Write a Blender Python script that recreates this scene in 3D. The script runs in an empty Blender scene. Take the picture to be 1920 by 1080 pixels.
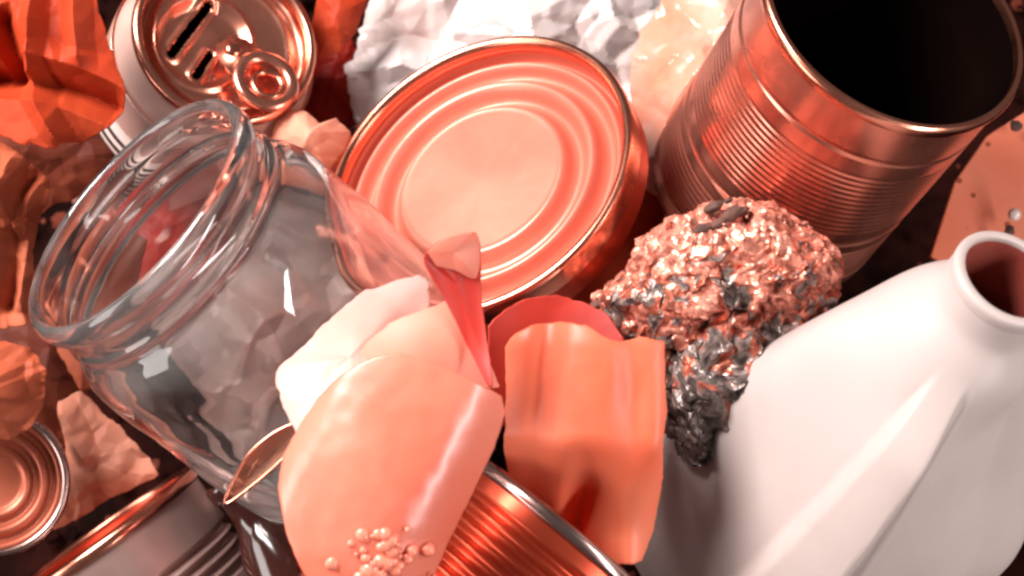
import bpy, bmesh, math, random
import numpy as np
from mathutils import Vector, Matrix, noise

# ------------------------------------------------------------------ camera
S = 0.01                                   # shapes are written in centimetres
sc = bpy.context.scene
COL = sc.collection
PITCH = math.radians(70)                   # looking steeply down on the heap
GROUND_DEPTH = 80.0                        # cm from lens to ground on the optical axis
LENS, SENSOR = 60.0, 36.0
FPX = 1920 * LENS / SENSOR
FWD = Vector((0, math.cos(PITCH), -math.sin(PITCH)))
RGT = Vector((1, 0, 0))
UPV = RGT.cross(FWD)
CAM = Vector((0, 0, 0)) - FWD * (GROUND_DEPTH * S)
cam_data = bpy.data.cameras.new('camera')
cam = bpy.data.objects.new('camera', cam_data)
COL.objects.link(cam)
cam.matrix_world = Matrix.Translation(CAM) @ Matrix((RGT, UPV, -FWD)).transposed().to_4x4()
cam_data.lens, cam_data.sensor_width = LENS, SENSOR
cam_data.clip_start, cam_data.clip_end = 0.02, 50
cam_data.dof.use_dof = True
cam_data.dof.focus_distance = 0.575
cam_data.dof.aperture_fstop = 14.0
sc.camera = cam

# ------------------------------------------------------------------ light
w = bpy.data.worlds.new('World'); sc.world = w; w.use_nodes = True
bg = w.node_tree.nodes['Background']
bg.inputs['Color'].default_value = (1.0, 0.90, 0.86, 1)
bg.inputs['Strength'].default_value = 0.085


def cdir(x, y, z):
    """direction in picture axes (right, up, towards the viewer) -> world"""
    return (RGT * x + UPV * y - FWD * z).normalized()


def at(px, py, d):
    """point of the place seen at that pixel, d cm in front of the lens"""
    return CAM + (FWD + RGT * ((px - 960) / FPX) - UPV * ((py - 540) / FPX)) * (d * S)


def lamp(name, pos, target, sx, sy, power, color):
    l = bpy.data.lights.new(name, 'AREA')
    l.shape = 'RECTANGLE'; l.size = sx; l.size_y = sy
    l.energy = power; l.color = color
    o = bpy.data.objects.new(name, l); COL.objects.link(o)
    o.location = pos
    z = (pos - target).normalized(); y = (UPV - z * UPV.dot(z)).normalized(); x = y.cross(z)
    o.matrix_world = Matrix.Translation(pos) @ Matrix((x, y, z)).transposed().to_4x4()
    return o


HEAP = at(960, 540, 60)
lamp('softbox_key', HEAP + cdir(-0.58, 0.56, 0.60) * 0.95, HEAP, 0.44, 0.44, 17.0, (1.0, 0.95, 0.92))
lamp('softbox_strip', HEAP + cdir(0.74, -0.26, 0.60) * 0.90, HEAP, 0.08, 0.90, 5.2, (1.0, 0.95, 0.92))
lamp('fill_left_added', HEAP + cdir(-0.88, -0.20, 0.44) * 0.90, HEAP, 0.30, 0.60, 3.0, (1.0, 0.93, 0.90))  # added fill, brightens the left sides of cans, jar and lump

sc.view_settings.view_transform = 'Standard'
sc.view_settings.look = 'None'
sc.view_settings.gamma = 1
sc.view_settings.exposure = 0.7
sc.view_settings.use_curve_mapping = False
sc.render.engine = 'CYCLES'
sc.cycles.use_denoising = True
sc.cycles.max_bounces = 14
sc.cycles.transmission_bounces = 12
sc.cycles.glossy_bounces = 6
sc.cycles.transparent_max_bounces = 12
sc.cycles.caustics_refractive = True
sc.cycles.blur_glossy = 0.6
sc.cycles.sample_clamp_indirect = 6
sc.cycles.filter_width = 2.7


# ------------------------------------------------------------------ materials
def tone(c):
    if c is None: return None
    sat = (max(c) - min(c)) / max(max(c), 1e-4)
    return (c[0] * (0.64 + 0.28 * sat), c[1] * (0.615 + 0.04 * sat), c[2] * 0.625)


def mat(name, base, base2=None, rough=0.5, metal=0.0, nscale=12, detail=4, mix=(0.40, 0.62), bump=0.0, bscale=60,
        coat=0.0, sss=0.0, sss_r=(0.01, 0.003, 0.002), trans=0.0, ior=1.45, spec=0.5, rvar=0.0, speck=None, aniso=0.0, smear=None, coat_r=0.12):
    if trans < .5: base = tone(base); base2 = tone(base2)
    m = bpy.data.materials.new(name); m.use_nodes = True
    nt = m.node_tree; N = nt.nodes; L = nt.links
    b = N['Principled BSDF']
    b.inputs['Base Color'].default_value = (*base, 1)
    b.inputs['Roughness'].default_value = rough
    b.inputs['Metallic'].default_value = metal
    b.inputs['IOR'].default_value = ior
    b.inputs['Coat Weight'].default_value = coat
    b.inputs['Coat Roughness'].default_value = coat_r
    b.inputs['Specular IOR Level'].default_value = spec
    b.inputs['Transmission Weight'].default_value = trans
    b.inputs['Anisotropic'].default_value = aniso
    if sss:
        b.inputs['Subsurface Weight'].default_value = sss
        b.inputs['Subsurface Radius'].default_value = sss_r
        b.inputs['Subsurface Scale'].default_value = 1.0
    tc = N.new('ShaderNodeTexCoord')
    if base2 is not None:
        n = N.new('ShaderNodeTexNoise'); n.inputs['Scale'].default_value = nscale; n.inputs['Detail'].default_value = detail
        n.inputs['Roughness'].default_value = 0.6
        L.new(tc.outputs['Object'], n.inputs['Vector'])
        r = N.new('ShaderNodeValToRGB')
        r.color_ramp.elements[0].position, r.color_ramp.elements[1].position = mix
        r.color_ramp.elements[0].color = (*base, 1); r.color_ramp.elements[1].color = (*base2, 1)
        L.new(n.outputs['Fac'], r.inputs['Fac'])
        out = r.outputs['Color']
        if speck:
            v = N.new('ShaderNodeTexVoronoi'); v.inputs['Scale'].default_value = speck[0]
            L.new(tc.outputs['Object'], v.inputs['Vector'])
            lt = N.new('ShaderNodeMath'); lt.operation = 'LESS_THAN'; lt.inputs[1].default_value = speck[1]
            L.new(v.outputs['Distance'], lt.inputs[0])
            mx = N.new('ShaderNodeMix'); mx.data_type = 'RGBA'
            L.new(lt.outputs[0], mx.inputs[0]); L.new(out, mx.inputs[6]); mx.inputs[7].default_value = (*speck[2], 1)
            out = mx.outputs[2]
        L.new(out, b.inputs['Base Color'])
    if smear:                                  # dust and dried smears: cloudy where the noise is high
        n4 = N.new('ShaderNodeTexNoise'); n4.inputs['Scale'].default_value = 22; n4.inputs['Detail'].default_value = 5
        n4.inputs['Distortion'].default_value = 0.8
        L.new(tc.outputs['Object'], n4.inputs['Vector'])
        for sock, lo, hi in (('Transmission Weight', smear[1], smear[0]), ('Roughness', rough, 0.05)):
            mr = N.new('ShaderNodeMapRange'); mr.inputs[1].default_value = 0.38; mr.inputs[2].default_value = 0.66
            mr.inputs[3].default_value = lo; mr.inputs[4].default_value = hi
            L.new(n4.outputs['Fac'], mr.inputs[0]); L.new(mr.outputs[0], b.inputs[sock])
    if rvar:
        n2 = N.new('ShaderNodeTexNoise'); n2.inputs['Scale'].default_value = nscale * 2.3; n2.inputs['Detail'].default_value = 5
        L.new(tc.outputs['Object'], n2.inputs['Vector'])
        mr = N.new('ShaderNodeMapRange'); mr.inputs[1].default_value = 0.3; mr.inputs[2].default_value = 0.7
        mr.inputs[3].default_value = max(0.02, rough - rvar); mr.inputs[4].default_value = rough + rvar
        L.new(n2.outputs['Fac'], mr.inputs[0]); L.new(mr.outputs[0], b.inputs['Roughness'])
    if bump:
        n3 = N.new('ShaderNodeTexNoise'); n3.inputs['Scale'].default_value = bscale; n3.inputs['Detail'].default_value = 6
        L.new(tc.outputs['Object'], n3.inputs['Vector'])
        bp = N.new('ShaderNodeBump'); bp.inputs['Strength'].default_value = bump; bp.inputs['Distance'].default_value = 0.002
        L.new(n3.outputs['Fac'], bp.inputs['Height']); L.new(bp.outputs['Normal'], b.inputs['Normal'])
    return m


CORAL = (0.82, 0.30, 0.175)
M = {}
M['ground'] = mat('dark_litter', (0.006, 0.002, 0.0015), (0.020, 0.005, 0.0035), rough=0.9, spec=0.05, nscale=25, bump=0.6, bscale=90)
M['tin'] = mat('coral_tin', (0.92, 0.42, 0.30), (0.70, 0.31, 0.22), rough=0.27, metal=.93, nscale=14, rvar=0.10, bump=0.05, bscale=120)
M['tin_lid'] = mat('satin_lid', (0.70, 0.25, 0.172), (0.74, 0.285, 0.20), rough=0.36, metal=0.30, nscale=18, rvar=0.06, bump=0.04, bscale=200, coat=0.1)
M['tin_grey'] = mat('grey_tin', (0.70, 0.54, 0.49), (0.42, 0.29, 0.25), rough=0.40, metal=.7, nscale=9, rvar=0.10, bump=0.05, bscale=90)
M['tin_red'] = mat('red_lacquer_tin', (0.62, 0.12, 0.05), (0.40, 0.06, 0.03), rough=0.34, metal=0.7, nscale=10, rvar=0.1)
M['rim'] = mat('bright_rim', (0.92, 0.48, 0.34), (0.80, 0.36, 0.24), rough=0.24, metal=1, nscale=20, rvar=0.06)
M['rim_grey'] = mat('grey_rim', (0.62, 0.48, 0.44), (0.45, 0.32, 0.28), rough=0.26, metal=1, nscale=20, rvar=0.06)
M['black'] = mat('black_inside', (0.0035, 0.002, 0.002), (0.006, 0.003, 0.002), rough=0.8, spec=0.0)
M['can_paint'] = mat('can_aluminium', (0.92, 0.66, 0.57), (0.84, 0.38, 0.26), rough=0.24, metal=0.35, nscale=11, rvar=0.08)
M['can_end'] = mat('can_end_aluminium', (0.84, 0.42, 0.30), (0.70, 0.30, 0.20), rough=0.27, metal=0.95, nscale=16, rvar=0.08)
M['ink'] = mat('barcode_ink', (0.02, 0.008, 0.006), (0.03, 0.012, 0.008), rough=0.5)
M['ink_white'] = mat('barcode_white', (0.80, 0.66, 0.60), (0.74, 0.58, 0.52), rough=0.5)
M['glass'] = mat('jar_glass', (0.88, 0.84, 0.82), rough=0.0, trans=1.0, ior=1.48, spec=0.5, smear=(0.915, 1.0))
M['loop'] = mat('clear_loop', (0.80, 0.42, 0.30), rough=0.04, trans=0.85, ior=1.4)
M['bottle'] = mat('dark_glass', (0.030, 0.010, 0.008), (0.055, 0.016, 0.010), rough=0.12, nscale=8, coat=0.5)
M['jug'] = mat('milky_plastic', (0.63, 0.565, 0.53), (0.50, 0.42, 0.385), rough=0.46, mix=(0.48, 0.85), nscale=9, detail=8, sss=0.12, sss_r=(0.004, 0.003, 0.002), bump=0.02, bscale=60, rvar=0.05)
M['jug_in'] = mat('jug_inside_shade', (0.20, 0.035, 0.025), (0.34, 0.10, 0.075), rough=0.5, nscale=20)  # dark red stands in for shade inside the white plastic neck
M['egg'] = mat('eggshell', (0.82, 0.215, 0.135), (0.84, 0.275, 0.185), rough=0.36, nscale=20, sss=0.25, sss_r=(0.006, 0.0015, 0.0008), bump=0.06, bscale=220, coat=0.6, coat_r=0.26)
M['egg_in'] = mat('eggshell_inside', (0.84, 0.33, 0.235), (0.80, 0.26, 0.17), rough=0.55, nscale=16, sss=0.2, sss_r=(0.005, 0.001, 0.0005))
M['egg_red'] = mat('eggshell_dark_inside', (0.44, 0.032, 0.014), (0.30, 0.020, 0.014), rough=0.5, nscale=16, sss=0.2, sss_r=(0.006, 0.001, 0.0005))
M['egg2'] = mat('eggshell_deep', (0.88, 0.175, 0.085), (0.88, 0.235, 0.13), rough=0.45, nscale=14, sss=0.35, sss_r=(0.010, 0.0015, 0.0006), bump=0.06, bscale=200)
M['membrane'] = mat('pale_membrane', (0.82, 0.46, 0.39), (0.86, 0.58, 0.52), rough=0.32, nscale=22, sss=0.3, coat=0.3)
M['froth'] = mat('egg_white_froth', (0.86, 0.30, 0.20), rough=0.16, trans=0.0, ior=1.33, coat=0.5)
M['red_paper'] = mat('red_paper', (0.36, 0.046, 0.014), (0.44, 0.070, 0.024), rough=0.55, spec=0.15, nscale=18, bump=0.25, bscale=150)
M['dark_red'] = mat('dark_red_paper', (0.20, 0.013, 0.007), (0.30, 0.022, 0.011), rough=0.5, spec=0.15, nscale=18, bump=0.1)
M['coral_paper'] = mat('coral_paper', (0.34, 0.090, 0.041), (0.44, 0.140, 0.072), rough=0.55, spec=0.15, nscale=16, bump=0.15, bscale=130)
M['pink_paper'] = mat('pink_paper', (0.76, 0.38, 0.26), (0.64, 0.24, 0.14), rough=0.5, spec=0.2, nscale=16, bump=0.12, bscale=130)
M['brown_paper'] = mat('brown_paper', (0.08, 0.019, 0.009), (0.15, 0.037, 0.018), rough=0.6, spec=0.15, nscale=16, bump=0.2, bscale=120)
M['foil'] = mat('white_film', (0.92, 0.86, 0.83), (0.84, 0.70, 0.64), rough=0.30, nscale=14, bump=0.08, bscale=90, coat=0.3)
M['added_grey_film'] = mat('added_grey_film', (0.66, 0.54, 0.50), (0.40, 0.29, 0.26), rough=0.35, nscale=14, coat=0.3)
M['film'] = mat('coral_film', (0.86, 0.36, 0.23), (0.90, 0.60, 0.48), rough=0.28, nscale=18, coat=0.4, bump=0.08, bscale=90)
M['board'] = mat('coral_board', (0.80, 0.27, 0.155), (0.84, 0.34, 0.21), rough=0.6, nscale=12, bump=0.1, bscale=140, speck=(95, 0.12, (0.30, 0.06, 0.03)))
M['bead'] = mat('white_bead', (0.88, 0.76, 0.70), rough=0.2, coat=0.4)
M['char'] = mat('dark_crumb', (0.05, 0.035, 0.032), (0.16, 0.08, 0.06), rough=0.8, nscale=60)


# lump: coral crumb that is charred grey in places, away from its top and in noise patches
def lump_mat():
    m = bpy.data.materials.new('charred_crumb'); m.use_nodes = True
    nt = m.node_tree; N = nt.nodes; L = nt.links; b = N['Principled BSDF']
    b.inputs['Roughness'].default_value = 0.33; b.inputs['Metallic'].default_value = 0.45
    at_ = N.new('ShaderNodeAttribute'); at_.attribute_name = 'char'
    r = N.new('ShaderNodeValToRGB')
    e = r.color_ramp.elements
    e[0].position = 0.28; e[0].color = (0.84, 0.33, 0.24, 1)
    e[1].position = 0.78; e[1].color = (0.15, 0.115, 0.105, 1)
    x = e.new(0.45); x.color = (0.62, 0.14, 0.075, 1)
    x = e.new(0.56); x.color = (0.42, 0.31, 0.28, 1)
    L.new(at_.outputs['Fac'], r.inputs['Fac'])
    tc = N.new('ShaderNodeTexCoord')
    n = N.new('ShaderNodeTexNoise'); n.inputs['Scale'].default_value = 260; n.inputs['Detail'].default_value = 3
    L.new(tc.outputs['Object'], n.inputs['Vector'])
    mx = N.new('ShaderNodeMix'); mx.data_type = 'RGBA'; mx.blend_type = 'MULTIPLY'; mx.inputs[0].default_value = 0.9
    r2 = N.new('ShaderNodeValToRGB'); r2.color_ramp.elements[0].position = 0.38; r2.color_ramp.elements[1].position = 0.6
    r2.color_ramp.elements[0].color = (0.35, 0.28, 0.26, 1); r2.color_ramp.elements[1].color = (1.1, 1.1, 1.1, 1)
    L.new(n.outputs['Fac'], r2.inputs['Fac'])
    L.new(r.outputs['Color'], mx.inputs[6]); L.new(r2.outputs['Color'], mx.inputs[7])
    L.new(mx.outputs[2], b.inputs['Base Color'])
    bp = N.new('ShaderNodeBump'); bp.inputs['Strength'].default_value = 0.5; bp.inputs['Distance'].default_value = 0.002
    L.new(n.outputs['Fac'], bp.inputs['Height']); L.new(bp.outputs['Normal'], b.inputs['Normal'])
    return m


M['lump'] = lump_mat()


# ------------------------------------------------------------------ helpers
def tag(o, label=None, cat=None, group=None, kind=None):
    if label: o['label'] = label
    if cat: o['category'] = cat
    if group: o['group'] = group
    if kind: o['kind'] = kind
    return o


def frame(origin, axis, xref):
    z = axis.normalized(); x = (xref - z * xref.dot(z)).normalized(); y = z.cross(x)
    return Matrix.Translation(origin) @ Matrix((x, y, z)).transposed().to_4x4()


def thing(name, mw, label, cat, group=None):
    o = bpy.data.objects.new(name, None); COL.objects.link(o)
    o.empty_display_size = 0.01
    o.matrix_world = mw
    return tag(o, label, cat, group)


def build(name, verts, faces, material, parent=None, mw=None, smooth=True, sharp=None, scale=S, solid=None, mats=None, fmat=None, subsurf=0):
    me = bpy.data.meshes.new(name)
    me.from_pydata([tuple(c * scale for c in v) for v in verts], [], faces)
    for mm in (mats or [material]): me.materials.append(mm)
    if fmat: me.polygons.foreach_set('material_index', fmat)
    bm = bmesh.new(); bm.from_mesh(me); bmesh.ops.remove_doubles(bm, verts=bm.verts, dist=1e-6)
    bmesh.ops.recalc_face_normals(bm, faces=bm.faces) if solid is None else None
    bm.to_mesh(me); bm.free()
    if smooth:
        me.polygons.foreach_set('use_smooth', [True] * len(me.polygons))
        if sharp: me.set_sharp_from_angle(angle=math.radians(sharp))
    o = bpy.data.objects.new(name, me); COL.objects.link(o)
    if parent: o.parent = parent
    elif mw is not None: o.matrix_world = mw
    if subsurf:
        s = o.modifiers.new('subsurf', 'SUBSURF'); s.levels = s.render_levels = subsurf
    if solid:
        s = o.modifiers.new('solid', 'SOLIDIFY'); s.thickness = solid * S; s.offset = -1
        if mats and len(mats) > 1: s.material_offset = 1; s.material_offset_rim = 0
    return o


def lathe(prof, seg=96, wob=None):
    v, f = [], []
    n = len(prof)
    for i in range(seg):
        a = 2 * math.pi * i / seg; c, s = math.cos(a), math.sin(a)
        for (r, z) in prof:
            rr = r * (1 + (wob(a, z) if wob else 0))
            v.append((rr * c, rr * s, z))
    for i in range(seg):
        j = (i + 1) % seg
        for k in range(n - 1):
            q = [i * n + k, j * n + k, j * n + k + 1, i * n + k + 1]
            if prof[k][0] < 1e-6: q = [q[0], q[2], q[3]]
            elif prof[k + 1][0] < 1e-6: q = [q[0], q[1], q[2]]
            f.append(q)
    return v, f


def smooth_profile(pts, sub=4):
    """Catmull-Rom through profile points"""
    out = []
    P = [pts[0]] + list(pts) + [pts[-1]]
    for i in range(1, len(P) - 2):
        p0, p1, p2, p3 = [np.array(P[i + k], float) for k in (-1, 0, 1, 2)]
        for t in np.linspace(0, 1, sub, endpoint=False):
            q = 0.5 * (2 * p1 + (p2 - p0) * t + (2 * p0 - 5 * p1 + 4 * p2 - p3) * t * t + (3 * p1 - p0 - 3 * p2 + p3) * t ** 3)
            out.append((max(0.0, float(q[0])), float(q[1])))
    out.append(tuple(pts[-1]))
    return out


def torus_prof(R, z, r, n=14):
    return [(R + r * math.cos(a), z + r * math.sin(a)) for a in np.linspace(0, 2 * math.pi, n + 1)]


def pl_field(P, seed, cell, box):
    """piecewise planar random field: difference of two squared nearest-point distances (sharp creases)"""
    rng = np.random.default_rng(seed)
    lo, hi = np.array(box[0]) - cell, np.array(box[1]) + cell
    dim = P.shape[1]
    n = int(max(4, min(400, np.prod((hi - lo) / cell))))
    A = rng.uniform(lo, hi, (n, dim)); B = rng.uniform(lo, hi, (n, dim))
    da = ((P[:, None, :] - A[None]) ** 2).sum(2).min(1)
    db = ((P[:, None, :] - B[None]) ** 2).sum(2).min(1)
    return (da - db) / (cell * cell)


def sheet(name, outline, depth, material, seed=1, bulge=0.0, cell=2.0, amp=0.3, fine=0.3, rings=36, n=150, solid=0.04, smooth_edge=False, fray=.06, shape=None, dome=0.0, curl=0.0,
          parent=None, label=None, cat=None, group=None, mats=None, centre=None, folds=(), sharp=22):
    """a sheet with that outline; outline points are (px, py[, extra depth cm]); stands at its own depth with real thickness"""
    O = [(p[0], p[1], depth + (p[2] if len(p) > 2 else 0)) for p in outline]
    cx = sum(p[0] for p in O) / len(O); cy = sum(p[1] for p in O) / len(O); cd = sum(p[2] for p in O) / len(O)
    if centre: cx, cy, cd = centre[0], centre[1], depth + (centre[2] if len(centre) > 2 else 0)
    org = at(cx, cy, cd)
    mw = frame(org, cdir(0, 0, 1), cdir(1, 0, 0)); inv = mw.inverted()
    W = [inv @ at(*p) / S for p in O]
    per = [0]
    for i in range(len(W)): per.append(per[-1] + (W[(i + 1) % len(W)] - W[i]).length)
    ring = []; fr = []
    for k in range(n):
        t = per[-1] * k / n
        i = max(j for j in range(len(W)) if per[j] <= t + 1e-9)
        u = (t - per[i]) / max(1e-9, per[i + 1] - per[i])
        if smooth_edge:
            p0, p1, p2, p3 = W[i - 1], W[i], W[(i + 1) % len(W)], W[(i + 2) % len(W)]
            q = 0.5 * (2 * p1 + (p2 - p0) * u + (2 * p0 - 5 * p1 + 4 * p2 - p3) * u * u + (3 * p1 - p0 - 3 * p2 + p3) * u ** 3)
        else: q = W[i].lerp(W[(i + 1) % len(W)], u)
        if fray: fr.append(q * (fray * (0.7 * noise.noise(Vector((q.x * 1.7, q.y * 1.7, seed))) + 0.5 * noise.noise(Vector((q.x * 5, q.y * 5, seed + 9))))))
        ring.append(q)
    verts = [(0, 0, 0)]; T = [0]
    for r in range(1, rings + 1):
        t = r / rings
        for q in ring: verts.append((q.x * t, q.y * t, q.z * t)); T.append(t)
    faces = []
    for k in range(n): faces.append([0, 1 + k, 1 + (k + 1) % n])
    for r in range(rings - 1):
        a, b = 1 + r * n, 1 + (r + 1) * n
        for k in range(n):
            l = (k + 1) % n
            faces.append([a + k, b + k, b + l, a + l])
    if sum(ring[k].x * ring[(k + 1) % n].y - ring[(k + 1) % n].x * ring[k].y for k in range(n)) < 0:
        faces = [q[::-1] for q in faces]                          # front side looks up out of the heap
    V = np.array(verts); T = np.array(T)
    if fray:
        FR = np.array([tuple(q) for q in fr])
        for r_ in range(rings):
            V[1 + r_ * n:1 + (r_ + 1) * n] += FR * ((r_ + 1) / rings) ** 10
    XY = V[:, :2].copy()
    XY += 0.10 * cell * np.stack([np.sin(XY[:, 1] * 2.1 / cell + seed), np.sin(XY[:, 0] * 1.9 / cell + seed * 3)], 1)
    box = (XY.min(0), XY.max(0))
    if amp:
        h = pl_field(XY, seed, cell, box) * amp + pl_field(XY, seed + 77, cell * 0.4, box) * amp * fine
        V[:, 2] += h
        V[:, 0] += pl_field(XY, seed + 11, cell, box) * amp * 0.25 * T
        V[:, 1] += pl_field(XY, seed + 23, cell, box) * amp * 0.25 * T
    V[:, 2] += bulge * (1 - T ** 2)
    if shape: V[:, 2] += np.array([shape(x_, y_) for x_, y_ in V[:, :2]])
    if dome: V[:, 2] -= (XY ** 2).sum(1) / (2 * dome)
    if curl: V[:, 2] += XY[:, 0] ** 2 / (2 * curl)
    for (fx, fy, tx, ty, hgt, wid) in folds:     # a straight fold line between two pixels: ridge of that height and half width
        a = inv @ at(fx, fy, cd) / S; b = inv @ at(tx, ty, cd) / S
        d = np.array([b.x - a.x, b.y - a.y]); ln = np.linalg.norm(d); d /= ln
        rel = XY - np.array([a.x, a.y]); s = rel @ d; q = np.abs(rel @ np.array([-d[1], d[0]]))
        m = np.clip(1 - q / wid, 0, 1) * np.clip(np.minimum(s, ln - s) / wid + 1, 0, 1)
        V[:, 2] += hgt * m
    if parent is not None:
        pm = parent.matrix_world.inverted() @ mw
        V = np.array([(pm @ Vector(v * S)) / S for v in V])
        return build(name, V.tolist(), faces, material, parent=parent, sharp=sharp, solid=solid, mats=mats)
    o = build(name, V.tolist(), faces, material, mw=mw, sharp=sharp, solid=solid, mats=mats)
    return tag(o, label, cat, group)


bpy.context.view_layer.update()

# ------------------------------------------------------------------ ground
gv, gf = [], []
NG = 90
for i in range(NG + 1):
    for j in range(NG + 1):
        x, y = (i / NG - 0.5) * 160, (j / NG - 0.5) * 160
        gv.append((x, y, 1.2 * noise.noise(Vector((x * .12, y * .12, 3))) + 0.5 * noise.noise(Vector((x * .5, y * .5, 8)))))
for i in range(NG):
    for j in range(NG):
        a = i * (NG + 1) + j
        gf.append([a, a + NG + 1, a + NG + 2, a + 1])
g = build('ground', gv, gf, M['ground'], mw=Matrix.Translation((0, 0, -0.02)))
tag(g, 'dark brown littered ground under the heap', 'ground', kind='structure')

# ------------------------------------------------------------------ big ribbed can, open end up
ax = cdir(0.49 * 0.58, 0.87 * 0.58, 0.81)
mw = frame(at(1680, 26, 58), ax, cdir(0, 0, 1))
t = thing('ribbed_can', mw @ Matrix.Translation((0, 0, -0.112)), 'ribbed coral tin can standing open with a black mouth', 'can')
R, H = 4.72, 11.2
prof = [(0, 0), (R - .25, 0), (R - .02, .25), (R, .5)]
z = 0.5
for zz in np.arange(0.6, H - 0.45, 0.04):
    d = H - zz
    r = R
    if 3.1 < d < 6.6: r = R + 0.019 * math.cos((d - 3.1) / 0.27 * 2 * math.pi) - 0.019
    elif 7.1 < d < 7.5: r = R - 0.09 * math.sin((d - 7.1) / 0.4 * math.pi)
    elif 7.9 < d < 10.2: r = R + 0.036 * math.cos((d - 7.9) / 0.27 * 2 * math.pi) - 0.036
    elif 2.1 < d < 2.4: r = R - 0.05 * math.sin((d - 2.1) / 0.3 * math.pi)
    prof.append((r, zz))
prof += [(R, H - .4), (R - .03, H - .3)]
v, f = lathe(prof, 128, lambda a, z: 0.006 * noise.noise(Vector((math.cos(a) * 1.5, math.sin(a) * 1.5, z * .35))) * min(1, (H - z) / 3) * min(1, z))
build('body', v, f, M['tin'], t, sharp=50)
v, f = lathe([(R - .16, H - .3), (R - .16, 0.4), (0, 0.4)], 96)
build('inside_wall', v, f, M['black'], t, sharp=50)  # inside wall coloured near-black so the mouth reads black
v, f = lathe([(R - .13, H - .42), (R + .12, H - .42), (R + .16, H - .2), (R + .12, H - .02), (R + .02, H + .04), (R - .1, H), (R - .13, H - .2), (R - .13, H - .42)], 128)
build('rim', v, f, M['rim'], t, sharp=60)
# ------------------------------------------------------------------ ringed can lid
ax = cdir(-0.40, 0.50, 0.77)
mw = frame(at(898, 332, 63.0), ax, cdir(1, 0, 0))
t = thing('can_lid', mw, 'large round coral can lid with concentric rings between glass jar and ribbed can', 'lid')
R = 6.2
prof = smooth_profile([(R - .34, -.42), (R - .45, .0), (R - .42, .35), (R - .25, .52), (R - .08, .48), (R, .30), (R, -.1), (R - .02, -.42)], 4)
v, f = lathe(prof, 128)
build('rim', v, f, M['rim'], t, sharp=70)
pan = [(0, -.12), (2.6, -.12), (3.05, -.12), (3.22, -.10), (3.36, -.20), (3.56, -.58), (3.74, -.72), (3.92, -.66), (4.14, -.30), (4.34, -.14), (4.52, -.20), (4.72, -.60), (4.92, -.80),
       (5.10, -.74), (5.28, -.40), (5.42, -.30), (5.54, -.42), (5.64, -.62), (5.72, -.6), (5.79, -.1)]
v, f = lathe(smooth_profile(pan, 4), 160)
build('ringed_panel', v, f, M['tin_lid'], t)
v, f = lathe([(R - .36, -.43), (R - .02, -.43), (R - .04, -1.3), (R - .36, -1.3)], 96)
build('skirt', v, f, M['tin_red'], t, sharp=40)

# ------------------------------------------------------------------ glass jar
ax = cdir(-0.62, 0.58, 0.53)
JH = 12.3
mw = frame(at(243, 397, 56), ax, cdir(0, 0, 1))
t = thing('glass_jar', mw @ Matrix.Translation((0, 0, -JH * S)), 'wide empty clear glass jar lying tilted with its open mouth to the upper left', 'jar')
outer = [(0, .45), (3.4, .40), (3.9, .12), (4.4, .02), (4.85, .18), (5.2, .7), (5.36, 1.5), (5.44, 3), (5.46, 5), (5.46, 7), (5.44, 8.6), (5.34, 9.3), (5.08, 9.8),
         (4.82, 10.1), (4.74, 10.35), (4.86, 10.55), (4.74, 10.75), (4.70, 11.0), (4.74, 11.3), (4.90, 11.5), (4.97, 11.75), (4.94, 12.05), (4.80, 12.26)]
inner = [(4.62, 12.3), (4.48, 12.15), (4.42, 11.8), (4.40, 11.0), (4.42, 10.3), (4.56, 9.95), (4.84, 9.5), (5.04, 9.0), (5.12, 8.2), (5.14, 6.5), (5.14, 4), (5.06, 2.2), (4.8, 1.35), (4.2, .95), (3.2, .9), (0, 1.0)]
pr = smooth_profile(outer + inner, 4)


def jw(a, z):
    u = max(0.0, min(1.0, (9.0 - z) / 2.0)) * max(0.0, min(1.0, z / 1.5))
    return u * (0.012 * math.sin(4 * a + 0.6) + 0.009 * math.sin(9 * a + z * 0.6) + 0.007 * math.sin(5 * a - z * 1.3) + 0.004 * math.sin(14 * a + z * 1.7))


v, f = lathe(pr, 160, jw)
build('jar_body', v, f, M['glass'], t)

# ------------------------------------------------------------------ milk jug
ax = cdir(0.275, 0.575, 0.77)
mw = frame(at(1893, 522, 50.5), ax, cdir(-0.05, 0, 1))
JZ = 18.0
t = thing('milk_jug', mw @ Matrix.Translation((0, 0, -0.20)), 'white milky plastic jug with an uncapped mouth and a long raised seam', 'jug')
JL = 20.0


def jug_r(s):
    P = [(0, 1.72), (1.0, 1.72), (1.5, 1.80), (2.1, 2.25), (3.4, 2.85), (6, 3.75), (9, 4.7), (11, 5.2), (15, 5.3), (18.6, 5.2), (19.5, 4.7), (20, 3.8)]
    zs = np.array([p[0] for p in P]); rs = np.array([p[1] for p in P])
    return float(np.mean(np.interp(np.clip(s + np.linspace(-1, 1, 15) * min(1.6, .25 + .25 * max(0, s - 1.2), 0.1 + max(0, 20 - s)), 0, 20), zs, rs)))


def sst(a, b, x):
    u = max(0, min(1, (x - a) / (b - a))); return u * u * (3 - 2 * u)


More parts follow.
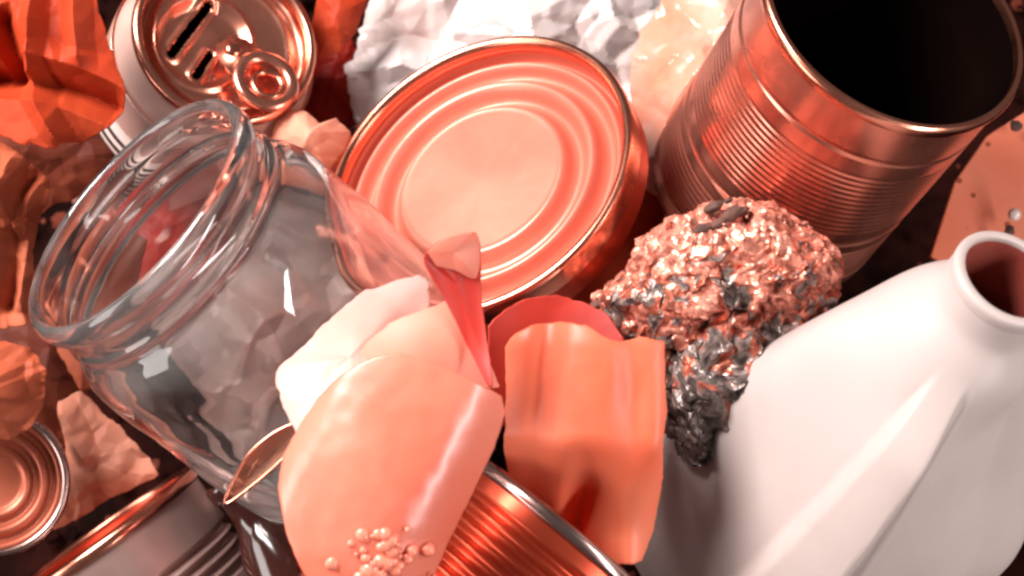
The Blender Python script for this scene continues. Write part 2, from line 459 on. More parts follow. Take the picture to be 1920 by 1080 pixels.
jv, jf = [], []
NS, NT = 150, 240
for i in range(NS + 1):
    s = JL * i / NS
    r0 = jug_r(s)
    on = sst(2.2, 5.0, s)
    for k in range(NT):
        th = 2 * math.pi * k / NT - math.pi
        sq = (abs(math.cos(th + .55)) ** 5 + abs(math.sin(th + .55)) ** 5) ** (-0.2)
        r = r0 * (1 + on * 0.85 * (sq - 1.04))
        cen = 0.02 - 0.012 * (s - 3)
        x = th - cen
        half = 0.16
        rid = sst(-half - .09, -half, x) * (1 - sst(half, half + .06, x))
        grv = math.exp(-((x - half - .09) / 0.045) ** 2)
        pan_ = sst(half + .04, half + .22, x) * (1 - sst(1.3, 1.7, x))
        r += on * (0.60 * rid - 0.42 * grv - 0.62 * pan_)
        r += 0.9 * sst(.5, 1.2, th) * (1 - sst(2.2, 3.0, th)) * sst(7, 12, s) * (1 - sst(18.5, 20, s))
        jv.append((r * math.cos(th), r * math.sin(th), JL - s))
for i in range(NS):
    for k in range(NT):
        l = (k + 1) % NT
        jf.append([i * NT + k, i * NT + l, (i + 1) * NT + l, (i + 1) * NT + k])
bi = len(jv); jv.append((0, 0, 0))
for k in range(NT): jf.append([NS * NT + k, NS * NT + (k + 1) % NT, bi])
build('jug_body', jv, jf, M['jug'], t)
v, f = lathe(smooth_profile([(a, b + JZ) for a, b in [(1.45, 1.9), (1.46, 2.06), (1.56, 2.10), (1.70, 2.07), (1.76, 1.95), (1.75, 1.75), (1.72, 1.6)]], 4), 96)
build('mouth_lip', v, f, M['jug'], t)
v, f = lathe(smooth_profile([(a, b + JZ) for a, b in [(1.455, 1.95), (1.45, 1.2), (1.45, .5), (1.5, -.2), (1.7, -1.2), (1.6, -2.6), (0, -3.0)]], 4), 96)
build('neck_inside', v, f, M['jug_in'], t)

# ------------------------------------------------------------------ drink can
ax = cdir(0.42, 0.30, 0.86)
mw = frame(at(425, 70, 65.5), ax, cdir(0.66, -0.75, 0)) @ Matrix.Scale(1.22, 4)
t = thing('drink_can', mw @ Matrix.Translation((0, 0, -0.115)), 'dented aluminium drink can with pull tab and barcode behind the glass jar', 'can')
CH = 11.5
v, f = lathe(smooth_profile([(0, .6), (2.0, .3), (2.4, 0), (2.7, .1), (3.25, .9), (3.32, 1.6), (3.32, 9.4), (3.25, 10.0), (2.92, 10.85), (2.84, 11.1)], 5), 96,
             lambda a, z: (-0.03 * math.exp(-((a - 3.6) / .4) ** 2 - ((z - 7) / 1.6) ** 2)) + 0.008 * noise.noise(Vector((math.cos(a) * 2, math.sin(a) * 2, z * .7))))
build('body', v, f, M['can_paint'], t)
v, f = lathe(smooth_profile([(2.66, 10.95), (2.62, 11.3), (2.70, 11.52), (2.84, 11.56), (2.96, 11.46), (2.96, 11.25), (2.86, 11.05)], 4), 128)
build('rim', v, f, M['rim'], t)
# end panel: disc with an oval recess, two torn slits and a bead round it
ev, ef, idx = [], [], {}
NR, NA = 60, 160
SL = [((-1.25, 0.45), (-0.65, -1.55), 0.15), ((0.05, -0.55), (0.35, -1.40), 0.13)]


def seg_d(p, a, b):
    a, b, p = Vector(a), Vector(b), Vector(p); d = b - a; u = max(0, min(1, (p - a).dot(d) / d.dot(d)))
    return (p - a - d * u).length


def end_h(x, y):
    r = math.hypot(x, y)
    h = 11.0
    h -= 0.22 * math.exp(-((r - 2.46) / .10) ** 2)
    h += 0.05 * math.exp(-((r - 2.2) / .10) ** 2)
    e = math.hypot((x + .35) / 1.45, (y + .5) / 1.55)
    h += 0.10 * math.exp(-((e - 1.05) / .07) ** 2) - 0.14 * (1 - sst(.78, 1.0, e))
    for a, b, w_ in SL: h += 0.10 * math.exp(-((seg_d((x, y), a, b) - w_ - .07) / .09) ** 2)
    h += 0.05 * noise.noise(Vector((x * 1.2, y * 1.2, 5)))
    return h


for i in range(NR + 1):
    r = 2.64 * i / NR
    for k in range(NA):
        a = 2 * math.pi * k / NA
        ev.append((r * math.cos(a), r * math.sin(a), end_h(r * math.cos(a), r * math.sin(a))))
for i in range(NR):
    for k in range(NA):
        l = (k + 1) % NA
        q = [i * NA + k, i * NA + l, (i + 1) * NA + l, (i + 1) * NA + k]
        c = [sum(ev[j][m] for j in q) / 4 for m in (0, 1)]
        if any(seg_d(c, a, b) < w_ for a, b, w_ in SL): continue
        ef.append(q if i else [q[0], q[2], q[3]])
build('end_panel', ev, ef, M['can_end'], t)
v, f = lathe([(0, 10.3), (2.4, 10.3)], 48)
build('inside_shadow_liner', v, f, M['black'], t)  # added black disc, stands in for the shade below the slits


def loop_tube(fn, r, n=64, m=12, sq=1.0):
    v, f = [], []
    for i in range(n):
        p = Vector(fn(i / n)); q = Vector(fn((i + 1) / n)); o_ = Vector(fn((i - 1) / n))
        d = (q - o_).normalized(); up = Vector((0, 0, 1)); s_ = d.cross(up).normalized(); up = s_.cross(d)
        for k in range(m):
            a = 2 * math.pi * k / m
            v.append(tuple(p + s_ * (r * math.cos(a)) + up * (r * sq * math.sin(a))))
    for i in range(n):
        j = (i + 1) % n
        for k in range(m): f.append([i * m + k, j * m + k, j * m + (k + 1) % m, i * m + (k + 1) % m])
    return v, f


TX = 1.85
v, f = loop_tube(lambda u: (TX + .88 * math.cos(2 * math.pi * u), .82 * math.sin(2 * math.pi * u), 11.62 + .12 * math.cos(2 * math.pi * u)), .22, sq=.7)
tab = build('pull_tab', v, f, M['can_end'], t)
v, f = loop_tube(lambda u: (TX + .12 + .46 * math.cos(2 * math.pi * u), .44 * math.sin(2 * math.pi * u), 11.58 + .1 * math.cos(2 * math.pi * u)), .10)
build('finger_ring', v, f, M['rim'], tab)
# tab web towards the rivet
wv = [(.35, -.62, 11.30), (1.2, -.72, 11.52), (1.2, .72, 11.52), (.35, .62, 11.30), (-.05, -.3, 11.2), (-.05, .3, 11.2)]
build('tab_web', wv, [[0, 1, 2, 3], [4, 0, 3, 5]], M['can_end'], tab, solid=.1)
v, f = lathe(smooth_profile([(0, 11.42), (.18, 11.40), (.28, 11.30), (.30, 11.15)], 4), 32)
rv = build('rivet', [(a + .42, b, c + .05) for a, b, c in v], f, M['rim'], tab)
# barcode printed low on the side of the can that faces the viewer
vd = (mw.to_3x3().inverted() @ cdir(-0.55, -0.55, 0.5)); va = math.atan2(vd.y, vd.x)


def band(name, z0, z1, material, a0, a1, rr):
    v, f = [], []
    n = 16
    for i in range(n + 1):
        a = va + a0 + (a1 - a0) * i / n
        for z in (z0, z1): v.append((rr * math.cos(a), rr * math.sin(a), z))
    for i in range(n): f.append([2 * i, 2 * i + 2, 2 * i + 3, 2 * i + 1])
    build(name, v, f, material, t, solid=0.01)


band('barcode_field', 4.5, 8.3, M['ink_white'], -.5, .5, 3.345)
zz = 4.65
rnd = random.Random(4)
for k in range(7):
    wd = rnd.choice((.2, .26, .34)); band('barcode_bar', zz, zz + wd, M['ink'], -.44, .44, 3.36); zz += wd + rnd.choice((.18, .24, .3))
    if zz > 8.0: break


# ------------------------------------------------------------------ broken eggshells
def egg_shell(name, parent, a, zt, zb, edge, m_out, m_in, flute=None, sq=1, nth=200, nph=70, solid=.05):
    """open shell of revolution: bottom pole at -zb, rim where polar height reaches edge(theta)"""
    v, f = [(0, 0, -zb)], []
    for i in range(1, nph + 1):
        for k in range(nth):
            th = 2 * math.pi * k / nth
            pm = edge(th); ph = pm * i / nph                       # 0 at bottom pole, pi/2 equator
            c = -math.cos(ph); zz_ = c * (zb if c < 0 else zt); r = a * math.sin(ph)
            if sq != 1: r = a * max(0, math.sin(ph)) ** (sq if c < 0 else sq * .55)
            if flute: r, zz_ = flute(r, zz_, th, ph)
            v.append((r * math.cos(th), r * math.sin(th), zz_))
    for k in range(nth): f.append([0, 1 + (k + 1) % nth, 1 + k])
    for i in range(nph - 1):
        b0, b1 = 1 + i * nth, 1 + (i + 1) * nth
        for k in range(nth):
            l = (k + 1) % nth
            f.append([b0 + k, b0 + l, b1 + l, b1 + k])
    return build(name, v, f, None, parent, solid=solid, mats=[m_out, m_in])


def jag(th, seed, n, amp):
    rng = random.Random(seed); P = [rng.uniform(-1, 1) for _ in range(n)]
    x = (th / (2 * math.pi) % 1) * n; i = int(x); u = x - i
    return amp * (P[i % n] * (1 - u) + P[(i + 1) % n] * u)


# front shell: smooth glossy half
ax = cdir(0.25, 0.95, 0.06)
mw = frame(at(728, 852, 51.5), ax, cdir(0, 0, 1))
e1 = thing('eggshell', mw, 'glossy smooth broken coral eggshell leaning on the glass jar base', 'eggshell', 'broken eggshells')


def shape1(x, y):                                # flat face that turns away sharply along its right side
    u = .89 * x - .45 * y; v_ = .45 * x + .89 * y
    z = -u * u / 11 - v_ * v_ / 26
    if u > 1.0: z -= .26 * (u - 1.0) ** 2
    if u < -1.9: z -= .35 * (u + 1.9) ** 2
    return z + .10 * noise.noise(Vector((x * .45, y * .45, 2))) + .025 * noise.noise(Vector((x * 1.6, y * 1.6, 7)))


sheet('shell_front', [(585, 752), (625, 712), (663, 688), (700, 670), (750, 663), (800, 678), (850, 698), (900, 722), (940, 748), (947, 782), (925, 850), (880, 945), (835, 1035), (805, 1110), (720, 1160), (620, 1150), (565, 1085),
      (532, 1010), (513, 920), (522, 860), (552, 806)], 49.6, None, seed=3, shape=shape1, fray=.012, amp=0, cell=3, rings=50, n=260, sharp=70, parent=e1, mats=[M['egg'], M['egg_in']], solid=.05)
sheet('shell_fragment', [(508, 706, -.6), (560, 655, .2), (625, 590, .9), (690, 543, 1.3), (790, 520, 1.5), (800, 590, 1.2), (770, 660, .6), (700, 700, -.6), (650, 760, -1.6), (575, 830, -1.6), (540, 800, -1.2)], 52.6, None, seed=5, smooth_edge=True, dome=3.6, cell=2.2,
      amp=.05, fine=.3, sharp=60, parent=e1, mats=[M['membrane'], M['egg_in']], solid=.06)
sheet('shell_fragment', [(655, 700), (680, 650), (735, 602), (800, 578), (850, 560), (880, 590), (910, 650), (935, 730), (860, 740), (760, 720)], 52.1, None, seed=9, dome=3.0, cell=2.5,
      amp=.0, sharp=60, parent=e1, mats=[M['egg_in'], M['egg']], solid=.06)
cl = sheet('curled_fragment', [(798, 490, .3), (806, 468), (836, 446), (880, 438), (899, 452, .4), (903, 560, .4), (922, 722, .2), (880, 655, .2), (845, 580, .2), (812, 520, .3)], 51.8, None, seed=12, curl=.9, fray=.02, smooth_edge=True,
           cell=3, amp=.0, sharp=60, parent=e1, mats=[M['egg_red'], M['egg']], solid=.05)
sheet('curled_lip', [(798, 492, .2), (806, 468, -.2), (836, 446, -.5), (880, 438, -.5), (898, 450, -.2), (893, 520, .1), (850, 506, .3)], 51.4, None, seed=15, dome=1.2, fray=.03, smooth_edge=True, sharp=60, cell=3, amp=.0, parent=e1,
      mats=[M['egg_in'], M['egg_red']], solid=.06)
# froth of egg white low on the shell
rnd = random.Random(8)
dep = bpy.context.evaluated_depsgraph_get
fv, ff = [], []
for k in range(46):
    # points on the shell surface near its lower front, in shell coordinates
    px, py = rnd.gauss(722, 36) + 25 * math.sin(k), rnd.gauss(1050, 30)
    hx = (e1.matrix_world.inverted() @ at(px, py, 49.6)) / S; cc = frame(at(728, 893, 49.6), cdir(0, 0, 1), cdir(1, 0, 0)).inverted() @ at(px, py, 49.6) / S
    p = (e1.matrix_world.inverted() @ (at(px, py, 49.6) + cdir(0, 0, 1) * ((shape1(cc.x, cc.y) - .10) * S))) / S
    r = rnd.choice((.08, .10, .12, .16, .22, .30)) * rnd.uniform(.8, 1.2)
    p -= (e1.matrix_world.inverted().to_3x3() @ cdir(0, 0, 1)) * (r * .78 - .08)
    bm = bmesh.new(); bmesh.ops.create_icosphere(bm, subdivisions=2, radius=r)
    o_ = len(fv)
    for q in bm.verts: fv.append(tuple(p + Vector((q.co.x, q.co.y, q.co.z)) * (1 + .25 * noise.noise(q.co * 9 + p))))
    for q in bm.faces: ff.append([o_ + x.index for x in q.verts])
    bm.free()
tag(build('froth', fv, ff, M['froth'], e1), kind='stuff')

# right shell: fluted, deep red towards its foot
ax = cdir(-0.12, 0.96, 0.16)
mw = frame(at(1104, 800, 56.0), ax, cdir(0, 0, 1))
e2 = thing('eggshell', mw, 'wrinkled red eggshell with a torn rim next to the white jug', 'eggshell', 'broken eggshells')


def g_(x, c, w_): return math.exp(-((x - c) / w_) ** 2)


def shape2(x, y):                                # convex face with pleats; the foot tucks under, leaving two lobes
    z = -.16 * x * x
    z -= .42 * g_(x, -1.75 + .10 * y, .48) * sst(-3.2, 2.2, y)
    z -= .13 * g_(x, 1.25 - .12 * y, .42) * sst(-2.0, 1.5, y)
    z += .30 * g_(x, 2.05, .6)
    low = sst(-.3, -4.0, y)
    z -= low * (2.9 + 2.2 * g_(x, -.35, .55) + 2.0 * sst(-.3, -2.2, x) - .9 * g_(x, 1.25, .8))
    if y > 2.3: z -= .35 * (y - 2.3) ** 2
    return z + .10 * noise.noise(Vector((x * .8, y * .6, 4)))


sheet('shell_front', [(946, 655), (965, 628), (1000, 611), (1050, 603), (1100, 610), (1138, 634), (1165, 642), (1205, 633), (1249, 642), (1250, 720), (1254, 770), (1244, 830), (1252, 905), (1248, 960), (1240, 1020), (1215, 1075),
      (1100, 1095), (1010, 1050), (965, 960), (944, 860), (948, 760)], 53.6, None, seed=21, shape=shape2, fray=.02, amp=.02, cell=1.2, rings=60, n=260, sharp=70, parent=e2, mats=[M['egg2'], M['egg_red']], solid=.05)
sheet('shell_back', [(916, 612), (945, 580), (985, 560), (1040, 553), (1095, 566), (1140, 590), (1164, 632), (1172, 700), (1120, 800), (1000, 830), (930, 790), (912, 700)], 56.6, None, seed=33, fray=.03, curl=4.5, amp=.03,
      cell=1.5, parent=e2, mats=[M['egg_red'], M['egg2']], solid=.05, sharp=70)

# ------------------------------------------------------------------ crumbly lump
OUT = [(1112, 560), (1180, 512), (1222, 440), (1300, 400), (1360, 380), (1480, 402), (1540, 452), (1568, 512), (1540, 602), (1475, 690), (1435, 765), (1375, 838), (1280, 862), (1250, 780), (1252, 690), (1185, 618)]
LC = (1375, 575); LD = 58.5
pxcm = FPX / LD
ang = sorted((math.atan2(-(y - LC[1]), x - LC[0]), math.hypot(x - LC[0], y - LC[1]) / pxcm) for x, y in OUT)
AA = np.array([a for a, _ in ang]); RR = np.array([r for _, r in ang])
AA = np.concatenate([AA - 2 * np.pi, AA, AA + 2 * np.pi]); RR = np.concatenate([RR] * 3)
bm = bmesh.new(); bmesh.ops.create_icosphere(bm, subdivisions=7, radius=1)
V = np.array([q.co[:] for q in bm.verts]); F = [[q.index for q in f_.verts] for f_ in bm.faces]; bm.free()
th = np.arctan2(V[:, 1], V[:, 0]); rr = np.interp(th, AA, RR)
h = np.hypot(V[:, 0], V[:, 1])
h2 = h ** 0.8
P = np.stack([np.cos(th) * rr * h2, np.sin(th) * rr * h2, np.sign(V[:, 2]) * np.abs(V[:, 2]) ** 0.75 * 2.4 * np.clip(rr / 3.4, .6, 1.15)], 1)
D = P / np.linalg.norm(P, axis=1, keepdims=True)
from mathutils.kdtree import KDTree


def pl_kd(P, seed, cell):
    """same piecewise planar field, for many points"""
    rng = np.random.default_rng(seed); lo, hi = P.min(0) - cell, P.max(0) + cell
    n_ = int(np.prod((hi - lo) / cell)); out = []
    for _ in range(2):
        A = rng.uniform(lo, hi, (n_, 3)); kd = KDTree(n_)
        for i, q in enumerate(A): kd.insert(q, i)
        kd.balance()
        out.append(np.array([kd.find(q)[2] for q in P]) ** 2)
    return (out[0] - out[1]) / (cell * cell)


OFF = np.zeros_like(P)
for sd, (cl_, am) in enumerate(((1.5, .30), (.7, .22), (.34, .15), (.17, .085))):
    OFF += am * np.stack([pl_kd(P, 500 + sd * 10 + k, cl_) for k in range(3)], 1)
chv = np.zeros(len(P))
for i, p in enumerate(P):
    q = Vector(p)
    # char: burnt towards the lower edge of the lump and in patches
    chv[i] = 0.42 - 0.13 * (p[1] * 0.95 - p[0] * 0.05) + 0.50 * noise.noise(q * 1.1 + Vector((4, 4, 4))) + 0.45 * noise.noise(q * 3.4)
P = P + OFF
lump = build('crumbly_lump', P.tolist(), F, M['lump'], mw=frame(at(LC[0], LC[1], LD), cdir(0, 0, 1), cdir(1, 0, 0)), sharp=25)
me = lump.data
atr = me.attributes.new('char', 'FLOAT', 'POINT')
if len(me.vertices) == len(chv): atr.data.foreach_set('value', np.clip(chv, 0, 1))
tag(lump, 'rough crumbly coral and charred grey lump in front of the ribbed can', 'food scrap')
rnd = random.Random(11)
for (px, py, rr_) in [(1338, 388, .22), (1372, 402, .28), (1392, 396, .16), (1316, 432, .26), (1345, 422, .22), (1365, 376, .12), (1140, 560, .30), (1170, 598, .38), (1120, 570, .2), (1185, 615, .26)]:
    bm = bmesh.new(); bmesh.ops.create_icosphere(bm, subdivisions=3, radius=1)
    vv = []
    for q in bm.verts:
        k_ = 1 + .35 * noise.noise(q.co * 1.5 + Vector((px, py, 0)))
        vv.append((q.co.x * rr_ * 1.5 * k_, q.co.y * rr_ * .8 * k_, q.co.z * rr_ * k_))
    fc = [[x.index for x in q.verts] for q in bm.faces]; bm.free()
    lm = lump.matrix_world.inverted() @ frame(at(px, py, 56.6 if px > 1250 else 58.0), cdir(0, 0, 1), cdir(1, .45, 0))
    vv = [tuple((lm @ (Vector(q) * S)) / S) for q in vv]
    build('charred_crumb', vv, fc, M['char'], lump)

# ------------------------------------------------------------------ crumpled white film and other wrappers at the back
sheet('crumpled_film', [(652, 175), (650, 110), (672, 50), (720, -30), (800, -110), (1000, -130), (1180, -120), (1270, -60), (1265, 60), (1240, 150), (1190, 260), (1050, 330), (800, 330), (700, 260), (665, 225)],
      72.0, None, seed=44, bulge=1.6, cell=1.9, amp=.95, fine=.14, rings=60, n=220, label='crumpled white plastic film bunched behind the ringed can lid', cat='wrapper', mats=[M['foil'], M['foil']], sharp=8)
sheet('crumpled_wrapper', [(1205, 60), (1240, 0), (1290, -60), (1400, -90), (1420, -20), (1385, 40), (1345, 110), (1310, 190), (1290, 270), (1285, 350), (1300, 420), (1255, 450), (1215, 400), (1195, 300), (1190, 180)],
      68.0, None, seed=52, bulge=1.4, cell=2.0, amp=.5, fine=.25, rings=50, n=200, label='glossy coral crumpled wrapper squeezed along the ribbed can', cat='wrapper', mats=[M['film'], M['film']], sharp=10,
      folds=[(1360, 60, 1210, 300, .8, 1.0), (1320, 150, 1230, 380, .5, .7)])
sheet('red_card', [(1150, 380), (1195, 350), (1240, 368), (1248, 430), (1240, 500), (1190, 545), (1120, 580), (1040, 600), (1060, 520)], 67.0, None, seed=58, bulge=.6, cell=3, amp=.06,
      label='smooth red card showing right of the ringed lid', cat='card', mats=[M['red_paper'], M['dark_red']])
sheet('red_scrap', [(585, 40), (600, -40), (660, -60), (690, 0), (668, 60), (640, 100), (600, 110)], 69.0, None, seed=61, bulge=.5, cell=1.5, amp=.25, label='bright red paper scrap at the top edge beside the drink can', cat='paper scrap',
      mats=[M['red_paper'], M['dark_red']])
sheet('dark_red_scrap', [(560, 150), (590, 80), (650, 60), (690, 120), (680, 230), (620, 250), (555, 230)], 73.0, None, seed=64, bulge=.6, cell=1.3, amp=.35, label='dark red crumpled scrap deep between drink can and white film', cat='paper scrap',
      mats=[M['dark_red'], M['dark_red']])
sheet('pink_tissue', [(520, 225), (545, 205), (575, 210), (600, 232), (630, 222), (658, 245), (665, 290), (620, 330), (540, 320), (505, 270)], 66.0, None, seed=71, bulge=.9, cell=1.5, amp=.4, fine=.2,
      label='small pale pink tissue between jar mouth and ringed lid', cat='tissue', mats=[M['pink_paper'], M['pink_paper']], sharp=10)
sheet('red_paper', [(-60, -80), (165, -70), (185, 10), (205, 90), (232, 172), (218, 200), (205, 235), (165, 262), (112, 284), (40, 272), (-10, 250), (-70, 200)], 60.5, None, seed=77, bulge=.5, cell=2.8, amp=.55, fine=.15,
      rings=60, n=220, label='torn red-orange crumpled paper over the drink can in the corner', cat='paper', mats=[M['red_paper'], M['dark_red']], sharp=10,
      folds=[(60, 0, 75, 150, .9, .5), (-20, 135, 215, 200, -1.7, .8), (70, 150, 120, 280, .9, .6), (5, 40, 40, 140, -1.2, .45), (130, -20, 160, 120, .5, .6)])

# ------------------------------------------------------------------ left edge
sheet('coral_paper', [(-90, 250), (0, 268), (50, 300), (85, 335), (92, 380), (70, 425), (62, 470), (70, 540), (48, 600), (-20, 620), (-110, 600), (-130, 420)], 61.5, None, seed=101, bulge=1.0, cell=1.7, amp=.55, fine=.25, rings=50,
      n=200, label='crumpled coral paper at the left edge beside the jar mouth', cat='paper', mats=[M['coral_paper'], M['brown_paper']], sharp=10, folds=[(20, 290, 45, 420, .8, .45), (60, 330, 10, 560, -.7, .4)])
sheet('coral_wad', [(-80, 640), (-20, 632), (50, 650), (92, 690), (84, 750), (60, 800), (20, 822), (-60, 830), (-110, 740)], 61.0, None, seed=107, bulge=1.0, cell=1.5, amp=.5, fine=.25, rings=44, n=180,
      label='folded coral paper wad at the left edge above the small ringed lid', cat='paper', mats=[M['coral_paper'], M['brown_paper']], sharp=10)
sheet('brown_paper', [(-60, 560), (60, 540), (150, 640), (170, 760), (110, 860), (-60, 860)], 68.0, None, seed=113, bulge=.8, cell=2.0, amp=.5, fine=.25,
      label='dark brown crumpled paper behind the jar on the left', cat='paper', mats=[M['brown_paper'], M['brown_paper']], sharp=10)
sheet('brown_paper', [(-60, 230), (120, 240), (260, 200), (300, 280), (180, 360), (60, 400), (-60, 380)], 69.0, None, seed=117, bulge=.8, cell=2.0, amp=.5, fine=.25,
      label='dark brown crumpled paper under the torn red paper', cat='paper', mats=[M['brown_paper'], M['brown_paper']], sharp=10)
sheet('coral_scrap', [(105, 520), (135, 420), (190, 370), (250, 430), (250, 560), (220, 700), (150, 740), (110, 660)], 66.5, None, seed=131, bulge=.6, cell=2.4, amp=.4, fine=.2,
      label='coral paper scrap seen through the jar mouth', cat='paper scrap', mats=[M['coral_paper'], M['coral_paper']], sharp=10)
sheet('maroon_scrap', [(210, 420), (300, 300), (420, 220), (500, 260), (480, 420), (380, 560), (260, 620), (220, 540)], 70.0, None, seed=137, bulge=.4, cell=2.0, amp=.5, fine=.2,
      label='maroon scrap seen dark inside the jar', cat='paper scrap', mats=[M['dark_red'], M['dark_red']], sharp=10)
sheet('added_grey_film', [(330, 480), (480, 330), (640, 330), (780, 480), (760, 640), (660, 800), (540, 900), (430, 900), (330, 760), (280, 620)], 71.0, None, seed=121, bulge=1.5, cell=2.6, amp=.8, fine=.25, rings=50, n=200,
      label='pale grey crumpled film added behind the glass jar to brighten its refraction', cat='wrapper', mats=[M['added_grey_film'], M['added_grey_film']], sharp=10)  # added pale backing so the jar glass refracts something light
sheet('coral_napkin', [(108, 760), (150, 735), (215, 790), (280, 860), (296, 892), (250, 915), (190, 950), (120, 985), (92, 990), (118, 900), (122, 830)], 65.5, None, seed=83, bulge=.5, cell=1.5, amp=.34, fine=.4,
      label='light coral crumpled napkin below the jar on the left', cat='napkin', mats=[M['pink_paper'], M['coral_paper']], sharp=10, folds=[(120, 770, 175, 860, .7, .5)])

# small ringed lid at the left edge
mw = frame(at(-12, 905, 62.5), cdir(.30, .12, .94), cdir(1, 0, 0))
t = thing('jar_lid', mw, 'small brown-coral ringed lid cut by the left edge', 'lid')
v, f = lathe(smooth_profile([(2.42, -.5), (2.40, .0), (2.46, .16), (2.6, .2), (2.72, .1), (2.74, -.1), (2.70, -.5)], 4), 96)
build('rim', v, f, M['rim_grey'], t)
v, f = lathe(smooth_profile([(0, -.1), (.9, -.1), (1.05, -.02), (1.2, .06), (1.34, -.02), (1.42, -.16), (1.56, -.16), (1.68, .02), (1.8, .06), (1.94, -.04), (2.02, -.2), (2.16, -.2), (2.28, 0), (2.42, .02)], 4), 128)
build('ringed_panel', v, f, mat('brown_lid', (0.36, 0.11, 0.06), (0.46, 0.15, 0.085), rough=.38, metal=.5, nscale=20, rvar=.08), t)

# ------------------------------------------------------------------ cans at the lower edge
def lying_can(name, px, py, d, axis, R, L, body, rim, label, ribs, inner=None):
    mw = frame(at(px, py, d), axis, cdir(0, 0, 1))
    t = thing(name, mw @ Matrix.Translation((0, 0, -L * S)), label, 'can')
    pr = [(0, .1), (R - .2, .1), (R, .3)]
    for zz_ in np.arange(.4, L - .4, .05):
        dd = L - zz_; r = R
        for (a, b, pitch, am) in ribs:
            if a < dd < b: r = R - am + am * math.cos((dd - a) / pitch * 2 * math.pi)
        pr.append((r, zz_))
    pr.append((R, L - .35))
    v, f = lathe(pr, 128); build('body', v, f, body, t, sharp=50)
    v, f = lathe(smooth_profile([(R - .22, L - .45), (R - .24, L - .1), (R - .12, L + .05), (R + .06, L + .02), (R + .17, L - .12), (R + .17, L - .35), (R + .02, L - .46)], 4), 128)
    build('rim', v, f, rim, t)
    v, f = lathe(smooth_profile([(0, L - .5), (R * .7, L - .5), (R * .76, L - .42), (R * .84, L - .5), (R - .4, L - .6), (R - .23, L - .5), (R - .23, L - .2)], 3), 96)
    build('end_panel', v, f, inner or body, t)
    return t


lying_can('grey_can', 185, 1000, 67.5, cdir(-.56, .80, .08), 4.35, 9.5, M['tin_grey'], M['rim'], 'grey tin can with a coral rim lying under the jar at the lower left', [(2.3, 4.4, .5, .13)], M['tin_red'])
lying_can('red_can', 1050, 985, 57.8, cdir(.63, .75, -.14), 4.0, 9.0, M['tin_red'], M['rim_grey'], 'red ribbed tin can with a grey rim lying below the two eggshells', [(.9, 5.5, .55, .11)], M['tin_red'])

# dark bottle
mw = frame(at(420, 900, 64.5), cdir(-.58, .78, .1), cdir(0, 0, 1))
t = thing('dark_bottle', mw @ Matrix.Translation((0, 0, -.12)), 'dark brown glossy bottle lying between jar base and front eggshell', 'bottle')
v, f = lathe(smooth_profile([(0, 0.1), (1.4, 0), (1.75, .3), (1.8, 1), (1.8, 7), (1.7, 8.2), (1.2, 9.4), (.75, 10.2), (.66, 11.4)], 4), 96)
build('bottle_body', v, f, M['bottle'], t)
v, f = lathe(smooth_profile([(.6, 11.35), (.84, 11.4), (.88, 11.7), (.84, 12.0), (.6, 12.05)], 4), 48)
build('bottle_lip', v, f, M['bottle'], t)

# jar base edge seen through the glass, built as a separate curved shard
sh = thing('base_edge_loop', frame(at(498, 868, 54.0), cdir(0, 0, 1), cdir(1, 0, 0)), 'thin leaf-shaped clear shard standing in for the jar base edge beside the front eggshell', 'loop')
lf = [(424, 944), (438, 900), (468, 850), (520, 808), (574, 790), (566, 822), (535, 856), (480, 905)]
sheet('loop_body', lf, 54.0, None, seed=91, bulge=-.45, fray=0, cell=3, amp=0.0, parent=sh, mats=[M['loop'], M['loop']], solid=.05, smooth_edge=True)
inv = sh.matrix_world.inverted()
pts = [inv @ at(x, y, 53.95) / S for x, y in lf]
NP = len(pts)


def leaf(u):
    u = (u % 1) * NP; i = int(u); w_ = u - i
    p0, p1, p2, p3 = pts[i - 1], pts[i % NP], pts[(i + 1) % NP], pts[(i + 2) % NP]
    return 0.5 * (2 * p1 + (p2 - p0) * w_ + (2 * p0 - 5 * p1 + 4 * p2 - p3) * w_ * w_ + (3 * p1 - p0 - 3 * p2 + p3) * w_ ** 3)


v, f = loop_tube(leaf, .055, 90, 8)
build('loop_rim', v, f, M['rim'], sh)

# ------------------------------------------------------------------ board at the right with loose bits
bo = sheet('coral_board', [(1745, 480, -.5), (1790, 340, .4), (1850, 255, .8), (1930, 205, 1.0), (2080, 180, 1.2), (2100, 560, -1), (1900, 560, -1)], 68.0, None, seed=95, bulge=.0, fray=0, cell=6, amp=.05, solid=.3,
           label='flat speckled coral board behind the jug mouth', cat='board', mats=[M['board'], M['board']])


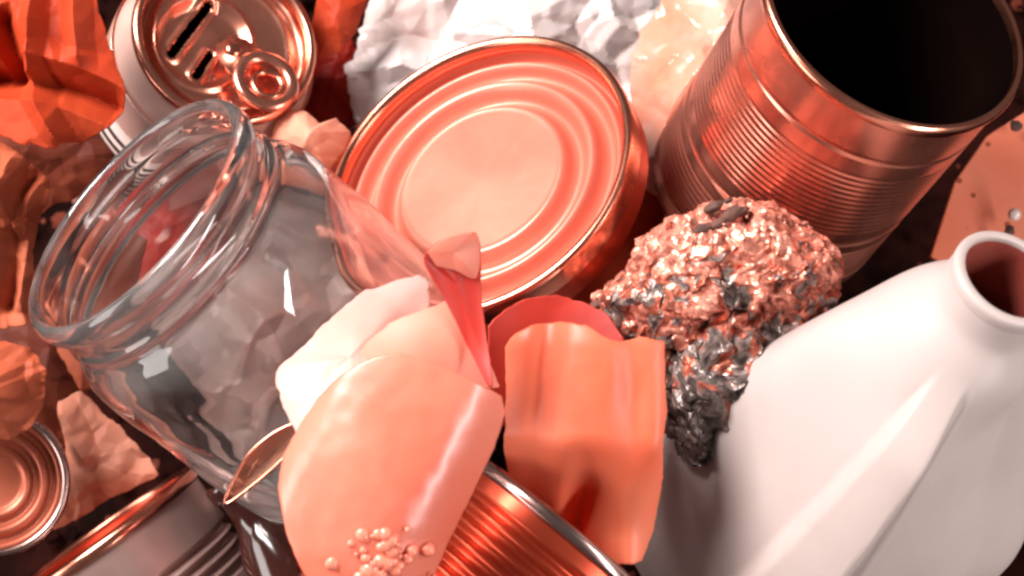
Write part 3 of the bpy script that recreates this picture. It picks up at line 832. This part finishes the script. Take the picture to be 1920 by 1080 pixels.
def bit(name, px, py, d, r, material, label, cat, flat=.7, group=None):
    bm = bmesh.new(); bmesh.ops.create_icosphere(bm, subdivisions=3, radius=1)
    vv = []
    for q in bm.verts:
        k_ = 1 + (.3 if material is not M['bead'] else .05) * noise.noise(q.co * 1.3 + Vector((px * .1, py * .1, 0)))
        vv.append((q.co.x * r * k_, q.co.y * r * k_, q.co.z * r * flat * k_))
    fc = [[x.index for x in q.verts] for q in bm.faces]; bm.free()
    o = build(name, vv, fc, material, mw=frame(at(px, py, d), cdir(0, 0, 1), cdir(1, 0, 0)))
    tag(o, label, cat, group)


bit('white_bead', 1902, 402, 67.0, .26, M['bead'], 'shiny white bead on the coral board', 'bead')
bit('dark_crumb', 1905, 236, 68.3, .24, M['char'], 'dark crumb on the coral board above the white bead', 'crumb')
bit('dark_crumb', 1893, 432, 66.8, .20, M['char'], 'dark crumb on the coral board right below the white bead', 'crumb', .5)

# ------------------------------------------------------------------ loose crumbs in the gaps of the heap
rnd = random.Random(77)
lv, lf_, lm_ = [], [], []
for k in range(2200):
    x, y = rnd.uniform(-26, 26), rnd.uniform(-16, 22)
    r0 = rnd.choice((.08, .12, .18, .25, .4)) * rnd.uniform(.7, 1.3)
    zb = -1.6 + 1.2 * noise.noise(Vector((x * .12, y * .12, 3))) + rnd.uniform(0, .6)
    o_ = len(lv); n_ = rnd.choice((5, 6, 7)); a0 = rnd.uniform(0, 6); tl = (rnd.uniform(-.5, .5), rnd.uniform(-.5, .5))
    for lay in (0, 1):
        for i in range(n_):
            a = a0 + 2 * math.pi * i / n_; q = r0 * rnd.uniform(.6, 1.2)
            dx, dy = q * math.cos(a), q * math.sin(a)
            lv.append((x + dx, y + dy, zb + dx * tl[0] + dy * tl[1] + lay * r0 * rnd.uniform(.2, .5)))
    lf_ += [[o_ + n_ + i for i in range(n_)], [o_ + n_ - 1 - i for i in range(n_)]] + [[o_ + i, o_ + (i + 1) % n_, o_ + n_ + (i + 1) % n_, o_ + n_ + i] for i in range(n_)]
    lm_ += [rnd.choice((0, 0, 0, 0, 1))] * (n_ + 2)
tag(build('litter_crumbs', lv, lf_, None, mw=Matrix.Identity(4), smooth=False, mats=[M['ground'], M['brown_paper']], fmat=lm_),
    'small dark brown crumbs strewn over the ground in the gaps', 'litter', kind='stuff')
